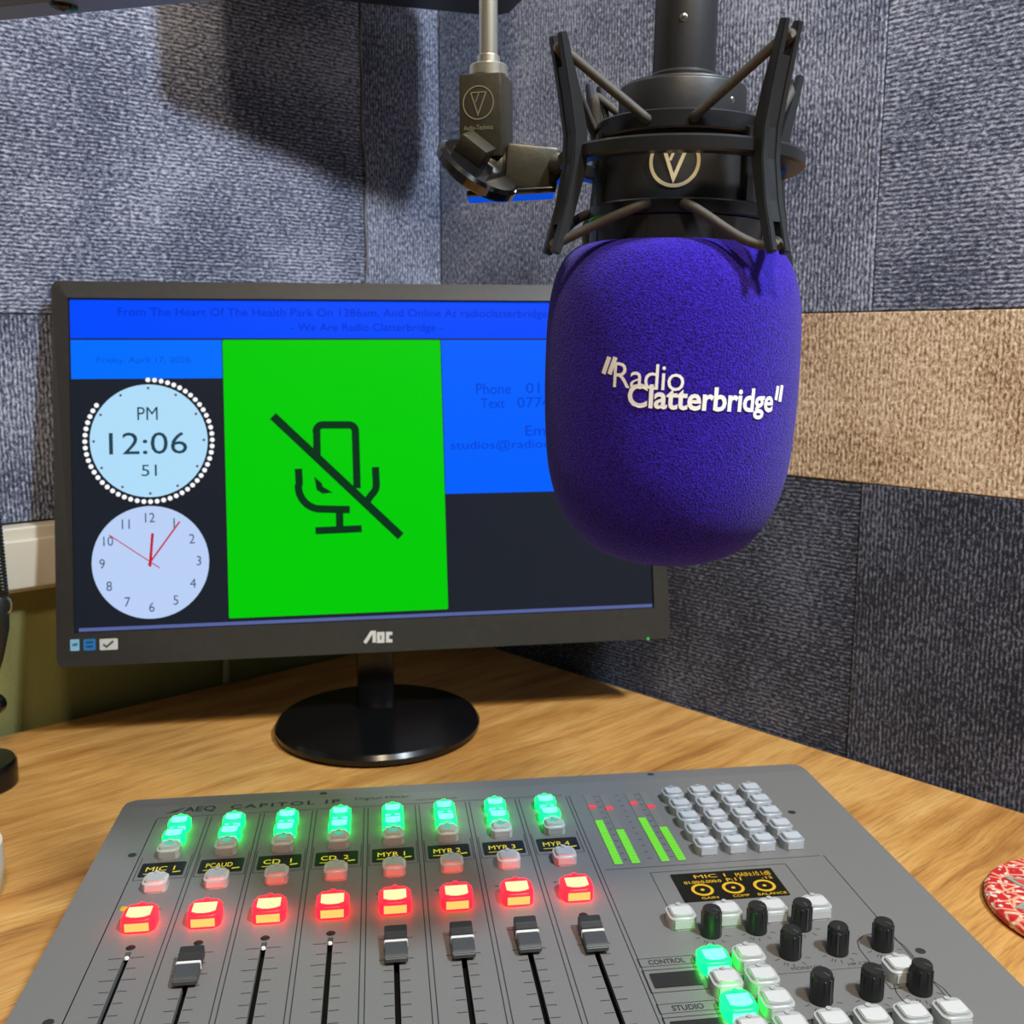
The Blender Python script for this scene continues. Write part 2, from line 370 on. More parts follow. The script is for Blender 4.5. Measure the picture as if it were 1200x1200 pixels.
bm = bmesh.new(); lathe(bm, [(0, .0003), (.084, .0003), (.0872, .003), (.0875, .007), (.085, .0105), (.06, .0118), (.03, .0135), (.0, .0138)], 72)
obj('stand_base', mesh(bm, smooth=35), mon, M_BLACKG)
# screen
BLK = mat('lcd_dark', (.004, .005, .008, 1), .22, emit=(.0075, .0100, .0160, 1), spec=.45)
bm = bmesh.new(); prism(bm, [(sR-.0002, sT-.0002), (sL+.0002, sT-.0002), (sL+.0002, sB+.0002), (sR-.0002, sB+.0002)], -.0095, -.0035, PM)
screen = obj('screen', mesh(bm), mon, BLK); screen['label'] = 'lit screen with blue bars, two clocks and a green panel'
LAY = [0.]
def sfn(k): return lambda x, y: PM @ Vector((x, y, -.0035+.00025*k))
def spx(k):
    f = sfn(k); return lambda x, y: f(*scr(x, y))
def E(name, r, g, b, es=1.0): return mat(name, (.001, .001, .001, 1), .25, emit=rgb(r, g, b), es=es, spec=.12)
def ui(name, pts, m, k=1, fn=None):
    bm = bmesh.new(); poly(bm, pts, fn or spx(k)); return obj(name, flat(bm), screen, m)
xl, yt = sL+.001, sT-.001
def LX(x, y=400): return scr(x, y)[0]
hb = scr(300, 396.5)[1]; db = scr(170, 443)[1]; gx0 = scr(264, 560)[0]; gx1 = scr(521, 560)[0]; gb = scr(268, 725)[1]; ib = scr(590, 577)[1]; tb = scr(85, 737)[1]
e = .0007
R4 = lambda x0, x1, y0, y1: [(x0, y0), (x1, y0), (x1, y1), (x0, y1)]
ui('header_bar', R4(xl, sR-.001, hb+e, yt), E('ui_header', 0, 74, 255), 1, sfn(1))
ui('date_bar', R4(xl, gx0-e, db, hb-e), E('ui_date', 0, 110, 255), 1, sfn(1))
ui('mute_panel', rrect(gx0, gx1, gb, hb-e, .0012, 3), E('ui_green', 0, 204, 4), 1, sfn(1))
ui('contact_panel', R4(gx1+e, sR-.001, ib, hb-e), E('ui_contact', 0, 96, 255), 1, sfn(1))
ui('task_bar', R4(xl+.002, sR-.001, sB+.0008, tb), E('ui_task', 88, 100, 158), 1, sfn(1))
# clocks
Mcy = E('ui_clock_face', 176, 222, 250); Mcb = E('ui_clock_face_blue', 186, 208, 246); Mw = E('ui_dot', 250, 252, 255); Mtx = E('ui_text', 38, 66, 82); Mred = E('ui_red', 190, 30, 50)
PXM = abs(scr(174, 500)[0]-scr(274, 500)[0])/100            # metres per pixel near the clocks
c1 = scr(174, 516); c2 = scr(176, 659)
ui('clock_face', circ(*c1, 68.5*PXM, 64), Mcy, 1, sfn(1)); ui('clock_face', circ(*c2, 68*PXM, 64), Mcb, 1, sfn(1))
bm = bmesh.new()
for s in range(52):
    a = math.radians(90-6*s); poly(bm, circ(c1[0]+74*PXM*math.cos(a), c1[1]+74*PXM*math.sin(a), 2.9*PXM, 12), sfn(2))
obj('seconds_dots', flat(bm), screen, Mw)
bm = bmesh.new()
for s in range(12):
    a = math.radians(30*s); poly(bm, circ(c1[0]+64*PXM*math.cos(a), c1[1]+64*PXM*math.sin(a), 1.6*PXM, 10), sfn(2))
obj('hour_dots', flat(bm), screen, E('ui_hour_dot', 110, 60, 90))
def utext(name, s, x, y, wpx, hpx, m, off=0, sp=1, k=2):
    bm = bmesh.new(); cx, cy = scr(x, y); q = abs(scr(x-20, y)[0]-scr(x+20, y)[0])/40
    fit_text(bm, s, cx, cy, wpx*q, hpx*q if hpx else None, sfn(k), off, sp); return obj(name, flat(bm), screen, m)
utext('clock_text', 'PM', 172, 484, 24, 16, Mtx); utext('clock_text', '12:06', 173, 519, 92, 27, Mtx); utext('clock_text', '51', 174, 551, 18, 14, Mtx)
bm = bmesh.new()
for hname in range(1, 13):
    a = math.radians(90-30*hname); fit_text(bm, str(hname), c2[0]+56*PXM*math.cos(a), c2[1]+54*PXM*math.sin(a), None, 11.5*PXM, sfn(2))
obj('clock_numerals', flat(bm), screen, E('ui_numeral', 62, 82, 104))
def hand(name, a, b, w):
    bm = bmesh.new(); stroke(bm, [scr(*a), scr(*b)], w*PXM, sfn(3)); obj(name, flat(bm), screen, Mred)
hand('hour_hand', (175, 664), (178, 625), 3.2); hand('minute_hand', (173, 662), (210, 611), 2.0); hand('second_hand', (187, 666), (127, 627), 1.2)
# muted microphone symbol
ICON = E('ui_icon', 8, 52, 26); f = spx(2); bm = bmesh.new()
stroke(bm, [(319.5, 487), (470, 628.5)], 10, f)
arc = lambda cx, cy, r, a0, a1, n=7: [(cx+r*math.cos(math.radians(a0+(a1-a0)*i/n)), cy-r*math.sin(math.radians(a0+(a1-a0)*i/n))) for i in range(n+1)]
f3 = spx(2.4)
stroke(bm, [(371.5, 536), (371, 506)]+arc(378, 505, 7.5, 180, 90)+arc(409, 505, 7.5, 90, 0)+[(417, 520), (418.5, 572)], 8.8, f3)
stroke(bm, [(349.5, 549), (350.5, 566)]+arc(376, 570, 26.5, 180, 262, 8)+[(399, 597), (410, 597)], 8.8, f3)
stroke(bm, [(440, 547), (441, 566)]+arc(426, 568, 15, 0, -50, 5)+[(431, 586)], 8.6, f3)
poly(bm, [(368, 558), (377, 566), (378, 570), (390, 577), (378, 578.5), (371, 574)], f3)
stroke(bm, [(397.8, 597), (398.2, 622)], 8.8, f3); stroke(bm, [(369.5, 622), (424, 619.5)], 8.4, spx(2.8))
obj('mute_symbol', flat(bm), screen, ICON)
Md1 = E('ui_head_text', 0, 48, 205); Md2 = E('ui_contact_text', 0, 66, 215)
utext('header_text', 'From The Heart Of The Health Park On 1386am, And Online At radioclatterbridge.co.uk', 416, 367, 538, 12.5, Md1)
utext('header_text', '- We Are Radio Clatterbridge -', 431, 384, 178, 12, Md1)
utext('date_text', 'Friday, April 17, 2026', 168, 422, 110, 9.5, E('ui_date_text', 0, 84, 222))
utext('contact_text', 'Phone', 579, 455, 41, 12.5, Md2); utext('contact_text', '0151', 635.5, 454, 37, 12, Md2)
utext('contact_text', 'Text', 578, 472, 28, 11.5, Md2); utext('contact_text', '0774', 626, 471, 38, 12, Md2)
utext('contact_text', 'Email', 637, 504, 41, 11.5, Md2); utext('contact_text', 'studios@radioclatterbridge', 630, 521, 200, 13, Md2)
# maker's mark, stickers, power light on the bezel
fz = lambda k: (lambda x, y: PM @ Vector((*scr(x, y), .00012*k)))
bm = bmesh.new(); f = fz(1)
stroke(bm, [(427.5, 753.5), (435.5, 741.2), (438.6, 741.2), (438.6, 753)], 4.0, f)
stroke(bm, [(443.5, 742.6), (448.8, 742.4), (448.8, 751.4), (443.5, 751.6)], 3.8, f, True)
stroke(bm, [(459.8, 742.2), (454.2, 742.3), (454.2, 751), (459.8, 750.8)], 3.8, f)
obj('maker_mark', flat(bm), mon, mat('silver_print', rgb(205, 203, 198), .4, noise=.03))
def sticker(x0, x1, y0, y1, m, marks, mm):
    bm = bmesh.new(); a, b = scr(x0, y1), scr(x1, y0); prism(bm, rrect(a[0], b[0], a[1], b[1], .0008, 3), .00005, .0003, PM); s = obj('sticker', mesh(bm), mon, m)
    bm = bmesh.new()
    for st, w in marks: stroke(bm, st, w, lambda x, y: PM @ Vector((*scr(x, y), .0004)))
    obj('print', flat(bm), s, mm)
sticker(82.5, 93, 749, 763, mat('sticker_pale', rgb(138, 196, 222), .4, noise=.05), [([(85, 756), (91, 755)], 3)], mat('print_blue', rgb(50, 110, 160), .5, noise=.03))
sticker(98, 112, 748.5, 762.5, mat('sticker_blue', rgb(40, 120, 188), .4, noise=.05), [([(101, 753), (109, 752.5)], 2), ([(101, 758), (109, 757.5)], 2)], mat('print_dark', rgb(20, 60, 110), .5, noise=.03))
sticker(117, 138, 748, 762, mat('sticker_white', rgb(205, 205, 200), .4, noise=.05), [([(121, 755), (125, 758), (133, 751)], 2.6)], mat('print_grey', rgb(80, 84, 84), .5, noise=.03))
bm = bmesh.new(); lathe(bm, [(0, 0), (.0013, 0), (.0012, .0006), (0, .0007)], 14, PM @ Matrix.Translation((*scr(759.5, 748.5), 0))); obj('power_light', mesh(bm), mon, emis('led_green', rgb(40, 190, 60), 1))
# grey cable between trunking and desk, behind the monitor
bm = bmesh.new(); pw = on_plane(264, 800, C0+nL*.006, nL); sw = (pw-C0).dot(dL)
tube(bm, [ML @ Vector(p) for p in ((sw-.008, .008, .1225), (sw-.006, .009, .08), (sw-.001, .0095, .035), (sw+.001, .0095, .0035))], .0032, 10)
tag(obj('wall_cable', mesh(bm, smooth=60), None, mat('grey_cable', rgb(150, 150, 140), .5, noise=.1)), 'grey cable running down the wall to the desk behind the monitor', 'cable')

# ---------------------------------------------------------------- mixing desk
PH = .05; A = math.radians(7.4); mb = on_z(150, 935, PH)
MX = Matrix.Translation((mb.x, mb.y, 0)) @ Matrix.Rotation(A, 4, 'Z')
mixer = thing('mixing_console', 'grey broadcast mixing console with eight fader channels and lit red and green buttons', 'mixer', MX)
mm = .001
def U(u, v, h=0): return Vector((u*mm, -v*mm, PH+h*mm))
M_PANEL = mat('grey_panel_paint', rgb(112, 112, 110), .48, noise=.07, nscale=700, bump=.04)
M_LINE = mat('dark_panel_print', rgb(40, 40, 42), .6, noise=.05, nscale=300)
M_SLOT = mat('slot_black', rgb(10, 10, 10), .7, noise=.1, nscale=300)
UC = [39.2+30.8*i for i in range(8)]
MWD, MDP, S0, S1 = 435.5, 345, 169.5, 312
bm = bmesh.new()
box(bm, .006, (MWD-6)*mm, -(MDP-6)*mm, -.006, .0003, PH-.0062, .002); obj('chassis', mesh(bm), mixer, M_SLOT)
bm = bmesh.new(); T = 3.0
def rr_back(): return [(x*mm, -y*mm) for x, y in [(0, S0), (0, 15), (0, 8)]+[(8-8*math.cos(t), 8-8*math.sin(t)) for t in (.4, .8, 1.2)]+[(8, 0), (MWD-8, 0)]+[(MWD-8+8*math.sin(t), 8-8*math.cos(t)) for t in (.4, .8, 1.2)]+[(MWD, 8), (MWD, 15), (MWD, S0)]]
prism(bm, [p for p in rr_back() if p[1] < -.0149], PH-T*mm, PH)
edges = [0]+[x for c in UC for x in (c-1.3, c+1.3)]+[MWD]
for i in range(0, len(edges), 2): box(bm, edges[i]*mm, edges[i+1]*mm, -S1*mm, -S0*mm, PH-T*mm, PH)
box(bm, 0, MWD*mm, -MDP*mm, -S1*mm, PH-T*mm, PH)
panel = obj('panel', mesh(bm), mixer, M_PANEL)
bm = bmesh.new(); lipv = prism(bm, [p for p in rr_back() if p[1] > -.0151], PH-T*mm, PH)
for v in lipv: v.co.z -= max(0, (v.co.y+.015))*.11          # the rear lip slopes down
lip = obj('rear_lip', mesh(bm), mixer, M_PANEL)
P0 = lambda h=.06: (lambda u, v: U(u, v, h))
Tf = lambda h=.06: (lambda x, y: U(x, -y, h))        # text plane: y up = -v
bm = bmesh.new(); f = P0()
def ln(pts, w=.45, cl=False): stroke(bm, pts, w, f, cl)
ln([(24, 31), (268, 31)], .5)
for i in range(9):
    x = UC[0]-15.4+30.8*i
    if i in (0, 8): ln([(x, 33), (x, 335)], .5); ln([(x+(2.2 if i else 0), 33), (x+(2.2 if i else 0), 335)], .5)
    else: ln([(x-1.2, 33), (x-1.2, 335)], .5); ln([(x+1.2, 33), (x+1.2, 335)], .5)
for c in UC:
    ln([(c-13.2, 79), (c-13.2, 103.5), (c+13.2, 103.5), (c+13.2, 79)], .45)
    ln([(c-6, 133.5), (c+7, 133.5)], .9); ln([(c-9.5, 133.5), (c-7.5, 133.5)], .9)
    for k in range(16):
        v = 174.3+8.35*k; w = 8 if k in (0, 2) else 6
        ln([(c-w, v), (c-1.6, v)], .5); ln([(c+1.6, v), (c+w, v)], .5)
ln([(275, 124.5), (396, 124.5)], .45)
ln([(298.2, 176), (298.2, 130.6), (373.5, 130.6), (373.5, 176)], .45)
ln([(398, 124.5), (398, 300)], .5)
ln([(298, 302), (398, 302)], .5)
ln([(272, 205.5), (298.2, 205.5), (298.2, 211.6), (272, 211.6)], .4, True); ln([(272, 214.4), (299, 214.4), (299, 230.5), (272, 230.5)], .5, True)
ln([(272, 238.5), (298.2, 238.5), (298.2, 244.6), (272, 244.6)], .4, True); ln([(272, 247.4), (299, 247.4), (299, 263.5), (272, 263.5)], .5, True)
ln([(377, 225)]+[(388-11*math.cos(t), 211-11*math.sin(t)) for t in (0, .6, 1.2, 1.57, 2.0, 2.6, 3.14)]+[(399, 225)], .5)
ln([(378, 256)]+[(389-11*math.cos(t), 244-11*math.sin(t)) for t in (0, .6, 1.2, 1.57, 2.0, 2.6, 3.14)]+[(400, 256)], .5)
ln([(377, 225), (377, 241), (382, 241)], .5); ln([(330, 224.5), (375, 224.5)], .3); ln([(330, 256.5), (378, 256.5)], .4)
KN = [(312.2, 190), (334.8, 190), (357.4, 190), (343, 211.5), (365.8, 211.5), (388.2, 211), (343.2, 244.5), (366, 244.5), (389, 244)]
for (u, v) in KN:
    for a in (-130, -100, -60, -20, 200, 240):
        t = math.radians(a); ln([(u+6.6*math.cos(t), v-6.6*math.sin(t)), (u+9*math.cos(t), v-9*math.sin(t))], .4)
obj('panel_lines', flat(bm), mixer, M_LINE)
def ptext(s, u, v, w, h, off=0, m=None, name='lettering', sp=1, hh=.07):
    bm = bmesh.new(); fit_text(bm, s, u, -v, w, h, Tf(hh), off, sp); return obj(name, flat(bm), mixer, m or M_LINE)
ptext('AEQ', 47, 22, 19, 8.2, .02); ptext('CAPITOL IP', 98, 21.5, 66, 5.6, .025, sp=1.3); ptext('Digital Mixer', 157, 20.5, 34, 4.6)
ptext('Audio Mixing Console', 190, 26.3, 26, 2.6)
ptext('CONTROL', 285, 208.6, 17, 3.6, .02); ptext('STUDIO', 285, 241.6, 14, 3.6, .02)
ptext('MONITOR', 347, 221.6, 15, 2.2); ptext('HP.CTL', 372, 221.6, 11, 2.2); ptext('MONITOR', 347, 254.5, 15, 2.2); ptext('HP.LVL', 372, 254.5, 11, 2.2); ptext('LEVEL', 393, 254.0, 10, 2.2)
bm = bmesh.new(); f = P0()
for k in range(4): ln([(28+k*2.0, 25-k*1.2), (34+k*1.2, 23.4-k*1.6)], .8)
obj('maker_emblem', flat(bm), mixer, M_LINE)
for u, v in ((19.4, 75), (404.5, 216), (401.5, 72), (332, 6), (17.7, 217), (120, 8)):
    bm = bmesh.new(); lathe(bm, [(0, .15*mm), (1.9*mm, .15*mm), (2.4*mm, .05*mm), (2.5*mm, -.2*mm)], 16, Matrix.Translation(U(u, v, -max(0, 15-v)*.11))); obj('screw', mesh(bm), mixer, M_LINE)
# buttons: body with rounded edges, top lens, front window, small pip at the rear
def button_meshes(w, h):
    r = w/2
    bm = bmesh.new(); prism(bm, [(x*mm, y*mm) for x, y in rrect(-r, r, -r, r, w*.28, 4)], 0, h*mm)
    bmesh.ops.bevel(bm, geom=[e for e in bm.edges if min(v.co.z for v in e.verts) > h*mm*.9], offset=1.5*mm, segments=3, affect='EDGES')
    prism(bm, circ(0, (r-2.2)*mm, 1.3*mm, 8), h*mm-.0002, h*mm+.0006); body = mesh(bm, smooth=50)
    q = r*.70; bm = bmesh.new()
    pts = [(-q, q*.55), (q, q*.55), (q, -q*.75), (q*.55, -q*1.0), (0, -q*1.08), (-q*.55, -q*1.0), (-q, -q*.75)]
    prism(bm, [(x*mm, y*mm) for x, y in pts][::-1], (h-.1)*mm, (h+.35)*mm); lens = mesh(bm)
    bm = bmesh.new(); box(bm, -q*mm, q*mm, (-r-.25)*mm, (-r+.1)*mm, h*.16*mm, h*.72*mm); win = mesh(bm)
    return body, lens, win
def button_kind(w, h, mb_, ml_, mw_):
    k = button_meshes(w, h)
    for me, m in zip(k, (mb_, ml_, mw_)): me.materials.append(m)
    return k
def put_button(kind, u, v, name, label=None):
    o = obj(name, kind[0], mixer, loc=U(u, v))
    if label: o['label'] = label
    obj('lens', kind[1], o); obj('front_window', kind[2], o); return o
def clear(name, c, em=None, es=0): return mat(name, c, .28, noise=.04, nscale=300, spec=.6, emit=em, es=es)
M_CLR = clear('frosted_white', rgb(166, 170, 168)); M_CLRL = clear('frosted_lens', rgb(196, 198, 197)); M_KP = clear('keypad_frost', rgb(150, 156, 162)); M_KPL = clear('keypad_lens', rgb(182, 188, 194))
M_GB = emis('green_lit_body', (.0, 1, .07, 1), 6); M_GL = emis('green_lit_lens', (.08, 1.0, .30, 1), 4)
M_RB = emis('red_lit_body', (1, .003, .008, 1), 8); M_RL = emis('red_lit_lens', (1, .50, .22, 1), 2.2); M_RW = emis('red_lit_window', (1, .30, .07, 1), 2.2)
M_DG = clear('dim_green_frost', rgb(178, 192, 182)); M_DGL = emis('dim_green_lens', (.06, .62, .40, 1), .9); M_PK = clear('frosted_grey', rgb(186, 182, 180)); M_PKW = clear('pink_window', rgb(205, 186, 182))
K_green = button_kind(12.2, 6, M_GB, M_GL, M_GL); K_dim = button_kind(12.2, 6, M_DG, M_DG, M_CLR); K_pink = button_kind(12.4, 6, M_PK, M_CLR, M_PKW)
K_red = button_kind(16, 7.2, M_RB, M_RL, M_RW); K_key = button_kind(12.6, 6.6, M_KP, M_KPL, M_KPL); K_wht = button_kind(13.6, 7, M_CLR, M_CLRL, M_CLRL); K_grn = button_kind(14, 7, M_GB, M_GL, M_GL)
M_OLED = mat('oled_glass', rgb(12, 13, 11), .4, spec=.2, emit=(.004, .004, .001, 1)); M_YEL = emis('oled_yellow', rgb(226, 214, 24), 1.0); M_YEL2 = emis('oled_amber', rgb(232, 186, 18), 1.0)
M_CAPB = mat('fader_black', rgb(40, 41, 42), .42, noise=.1, nscale=300); M_CAPG = mat('fader_grey', rgb(66, 68, 69), .45, noise=.1, nscale=300); M_CAPW = mat('fader_white', rgb(235, 235, 232), .5, noise=.02)
NAMES = ['MIC 1', 'PCAUD', 'CD  1', 'CD  2', 'MYR 1', 'MYR 2', 'MYR 3', 'MYR 4']
# fader cap meshes
def prof_mesh(prof, w):
    bm = bmesh.new(); lo = [bm.verts.new((-w/2*mm, -a*mm, h*mm)) for a, h in prof]; hi = [bm.verts.new((w/2*mm, -a*mm, h*mm)) for a, h in prof]
    n = len(prof); bm.faces.new(lo); bm.faces.new(hi[::-1])
    for i in range(n): bm.faces.new((lo[i], hi[i], hi[(i+1) % n], lo[(i+1) % n]))
    bmesh.ops.recalc_face_normals(bm, faces=bm.faces)
    bmesh.ops.bevel(bm, geom=bm.edges[:], offset=.4*mm, segments=2, affect='EDGES'); return mesh(bm, smooth=35)
ME_CB = prof_mesh([(-11, 1.6), (-11, 6.8), (-9.8, 7.7), (-6.2, 6.7), (-5.4, 7.2), (-3.2, 6.1), (-2.4, 6.5), (-.6, 5.8), (-.5, 1.6)], 10.6)
ME_CS = prof_mesh([(-.5, 1.6), (-.6, 6.3), (.6, 6.3), (.5, 1.6)], 11.0)
ME_CF = prof_mesh([(.5, 1.6), (.6, 5.8), (4, 5.6), (8.4, 5.3), (10.4, 4.8), (11.2, 4.0), (11.2, 1.6)], 10.6)
for me, m in ((ME_CB, M_CAPB), (ME_CS, M_CAPW), (ME_CF, M_CAPG)): me.materials.append(m)
bm = bmesh.new(); lathe(bm, [(0, .5*mm), (1.8*mm, .35*mm), (2.4*mm, -.1*mm)], 14); ME_DOT = mesh(bm, smooth=50); ME_DOT.materials.append(M_SLOT)
bm = bmesh.new(); lathe(bm, [(0, .6*mm), (.9*mm, .3*mm), (1.2*mm, -.5*mm)], 12); ME_WDOT = mesh(bm, smooth=50); ME_WDOT.materials.append(M_CAPW)
CAPV = [285, 190.3, 278, 282, 185.3, 186, 185.5, 188.8]
for i, c in enumerate(UC):
    put_button(K_green, c+.5, 46, 'lit_green_button', 'lit green button'); put_button(K_green, c+.5, 62, 'lit_green_button', 'lit green button')
    b_ = put_button(K_dim, c+.5, 76.5, 'dim_button', 'frosted button with a faint green light')
    bm = bmesh.new(); prism(bm, circ(0, .3*mm, 2.6*mm, 14, 1.9*mm), 6.3*mm, 6.6*mm); obj('pilot_light', mesh(bm), b_, M_DGL)
    bm = bmesh.new(); prism(bm, [(x*mm, y*mm) for x, y in rrect(-11.6, 11.6, -7, 7, .8, 2)], .05*mm, .45*mm); d = obj('channel_display', mesh(bm), mixer, M_OLED, loc=U(c, 93.5)); d['label'] = 'small channel display with yellow lettering'
    bm = bmesh.new(); g = lambda x, y: Vector((x*mm, y*mm, .55*mm))
    fit_text(bm, NAMES[i], -1.0, .2, 15 if i != 1 else 14, 4.6, g, 0); stroke(bm, [(-9, -4.8), (-1, -4.8)], .5, g); stroke(bm, [(6, -4.2), (10, -3.6)], .9, g); poly(bm, circ(.4, -4.6, 1.0, 10), g)
    obj('display_text', flat(bm), d, M_YEL)
    put_button(K_pink, c+.4, 111.5, 'frosted_button', 'frosted button with a pink front')
    put_button(K_red, c+.2, 146.3, 'lit_red_button', 'large lit red button with a yellow white lens')
    obj('dot', ME_DOT, mixer, loc=U(c, 166))
    if i in (0, 2, 3): obj('slot_bead', ME_WDOT, mixer, loc=U(c, 173.8, -.1))
    cap = obj('fader_cap', ME_CB, mixer, loc=U(c, CAPV[i])); cap['label'] = 'black fader cap with a white index line and grey front'
    obj('index_line', ME_CS, cap); obj('grip', ME_CF, cap)
    bm = bmesh.new(); box(bm, -.0009, .0009, -.004, .004, -.0052, .0018); obj('fader_stem', mesh(bm), cap, M_SLOT)
bm = bmesh.new(); lathe(bm, [(0, 1.1*mm), (1.5*mm, .8*mm), (1.9*mm, 0)], 14, Matrix.Translation(U(28.2, 131.5, .1))); obj('indicator', mesh(bm, smooth=50), mixer, emis('amber_led', rgb(225, 180, 20), 1))
# level meters
M_BARG = emis('meter_green', rgb(110, 230, 10), 1.0); M_BARR = emis('meter_red', rgb(228, 60, 72), 1.0); M_BART = mat('meter_track', rgb(120, 118, 112), .5, noise=.05)
for u, top, red in ((283.6, 69.5, 50), (293.3, 82.5, 53.5), (309.7, 69.3, 48.7), (319.0, 82.5, 54.5)):
    bm = bmesh.new(); box(bm, (u-2.4)*mm, (u+2.4)*mm, -120.5*mm, -33*mm, PH+.02*mm, PH+.3*mm); tk = obj('meter_track', mesh(bm), mixer, M_BART)
    bm = bmesh.new(); v = 119.6
    while v > top: box(bm, (u-2.25)*mm, (u+2.25)*mm, -v*mm, -(v-1.5)*mm, PH+.25*mm, PH+.7*mm); v -= 2.6
    s_ = obj('meter_segments', mesh(bm), tk, M_BARG); s_['label'] = 'stack of lit green meter segments'
    bm = bmesh.new(); box(bm, (u-2.25)*mm, (u+2.25)*mm, -(red+2.2)*mm, -(red-2.2)*mm, PH+.25*mm, PH+.7*mm); s_ = obj('peak_segment', mesh(bm), tk, M_BARR); s_['label'] = 'red peak segment'
bm = bmesh.new(); f = P0()
for u in (288.4, 302, 314.4):
    for k in range(12): ln([(u-1, 36+k*7.2), (u+1, 36+k*7.2)], .7)
obj('meter_scale', flat(bm), mixer, M_LINE)
for i in range(5):
    for j in range(4): put_button(K_key, 335+16.6*j, 46.5+16.2*i, 'keypad_button', 'frosted clear keypad button')
# main display
bm = bmesh.new(); prism(bm, [(x*mm, y*mm) for x, y in rrect(-27.8, 27.8, -13.6, 13.6, .5, 2)], .05*mm, .5*mm); d = obj('main_display', mesh(bm), mixer, M_OLED, loc=U(335.8, 148.1)); d['label'] = 'black display with amber lettering and three dials'
bm = bmesh.new(); g = lambda x, y: Vector((x*mm, y*mm, .62*mm))
fit_text(bm, 'MIC 1', -7.5, 9.3, 17, 3.4, g, 0); fit_text(bm, 'MAIN:10.1dB', 16, 8.6, 19, 4.2, g, 0); fit_text(bm, '01:00:0.000:0', -13, 4.0, 20, 2.8, g, .01); fit_text(bm, 'P:11', 4, 4.4, 8, 3.0, g, .01); fit_text(bm, '-12', 22, 4.0, 6, 2.4, g, .01)
for x in (-15.5, 1, 17.8):
    stroke(bm, circ(x, -3.6, 5.0, 24), 1.6, g, True); poly(bm, circ(x, -3.6, 1.1, 10), g)
for x, s_ in ((-14, 'GAIN'), (2.5, 'COMP'), (19, 'BALANCE')): fit_text(bm, s_, x, -11.5, len(s_)*2.2, 2.2, g, 0)
obj('display_text', flat(bm), d, M_YEL2)
for u in (300.5, 323.7, 346.9, 369.4): put_button(K_wht, u, 179, 'frosted_button', 'frosted white button under the main display')
for r in range(4):
    for c in range(2):
        lit = c == 0 and r in (0, 2)
        put_button(K_grn if lit else K_wht, 304.9+16.6*c, 215.5+16.4*r, 'lit_green_button' if lit else 'frosted_button', 'lit green button' if lit else 'frosted white button')
put_button(K_wht, 385.4, 232.5, 'frosted_button', 'frosted white button among the knobs')
for u in (339.4, 356.6, 374, 391.6): put_button(K_wht, u, 264.5, 'frosted_button', 'frosted white button in the lowest row')
for v in (222.4, 255.4):
    bm = bmesh.new(); prism(bm, [(x*mm, y*mm) for x, y in rrect(-11, 11, -5.2, 5.2, .5, 2)], .05*mm, .4*mm); d = obj('blank_display', mesh(bm), mixer, mat('blank_lcd', rgb(38, 38, 38), .25, noise=.1), loc=U(285.5, v)); d['label'] = 'blank dark display'
# knobs
bm = bmesh.new(); lathe(bm, [(0, .4*mm), (5.1*mm, .4*mm), (5.1*mm, 1.4*mm), (4.4*mm, 12.9*mm), (4.0*mm, 13.5*mm), (0, 13.6*mm)], 28)
ME_KNOB = mesh(bm, smooth=40); ME_KNOB.materials.append(mat('knob_black', rgb(30, 31, 32), .42, noise=.1, nscale=300))
bm = bmesh.new()
for k in range(9):
    t = 2*math.pi*k/9; Mx = Matrix.Rotation(t, 4, 'Z')
    box(bm, 4.1*mm, 5.0*mm, -.45*mm, .45*mm, 1.2*mm, 11.6*mm, .15*mm, 1, M=Mx)
ME_FLUTE = mesh(bm); ME_FLUTE.materials.append(MATS['knob_black'])
bm = bmesh.new(); box(bm, -.35*mm, .35*mm, -5.2*mm, -4.5*mm, 1.2*mm, 12*mm); box(bm, -.35*mm, .35*mm, -4.0*mm, -1*mm, 13.4*mm, 13.7*mm); ME_PTR = mesh(bm); ME_PTR.materials.append(mat('knob_pointer', rgb(70, 70, 70), .5, noise=.05))
for k, (u, v) in enumerate(KN):
    q = obj('knob', ME_KNOB, mixer, loc=U(u, v), rot=(0, 0, random.uniform(-.5, .9))); q['label'] = 'tall black control knob'
    obj('flutes', ME_FLUTE, q); obj('pointer', ME_PTR, q)

# ---------------------------------------------------------------- microphone and shock mount
Y0 = .403
def ony(x, y, yy):
    r = ray(x, y); return CAM+r*(yy/r.y)
pt, pb = ony(804, 20, Y0), ony(776, 640, Y0)
az = (pt-pb).normalized(); org = pb+az*((.4044-pb.z)/az.z)
ay = Vector((0, 1, 0)); ay = (ay-az*ay.dot(az)).normalized(); ax = ay.cross(az)
MM = Matrix.Translation(org) @ FR(ax, ay, az)
mic = thing('studio_microphone', 'black studio microphone hanging upside down in a purple foam windscreen', 'microphone', MM)
def lm(prof): return [(r*mm, z*mm) for r, z in prof]
bm = bmesh.new(); lathe(bm, lm([(0, -42), (33, -42), (33.2, -30.6), (32.4, -30.2), (30.2, -30), (29.8, -8), (28.4, -3), (28.2, 5), (23.7, 5.6), (23.6, 17.2), (23.3, 17.8), (22.6, 18.2), (22.0, 18.3), (21.6, 19.0), (13, 20.6), (11.8, 21.0), (0, 21.0)]), 72)
body = obj('body', mesh(bm, smooth=35), mic, M_MBODY)
bm = bmesh.new(); lathe(bm, lm([(12.4, 20.8), (12.4, 22.4), (11.5, 23.4), (11.4, 74), (11, 75), (0, 75)]), 48); stem = obj('stem', mesh(bm, smooth=35), mic, M_MBODY)
def cyl_pt(R, a, z): return Vector((R*mm*math.cos(a), R*mm*math.sin(a), z*mm))
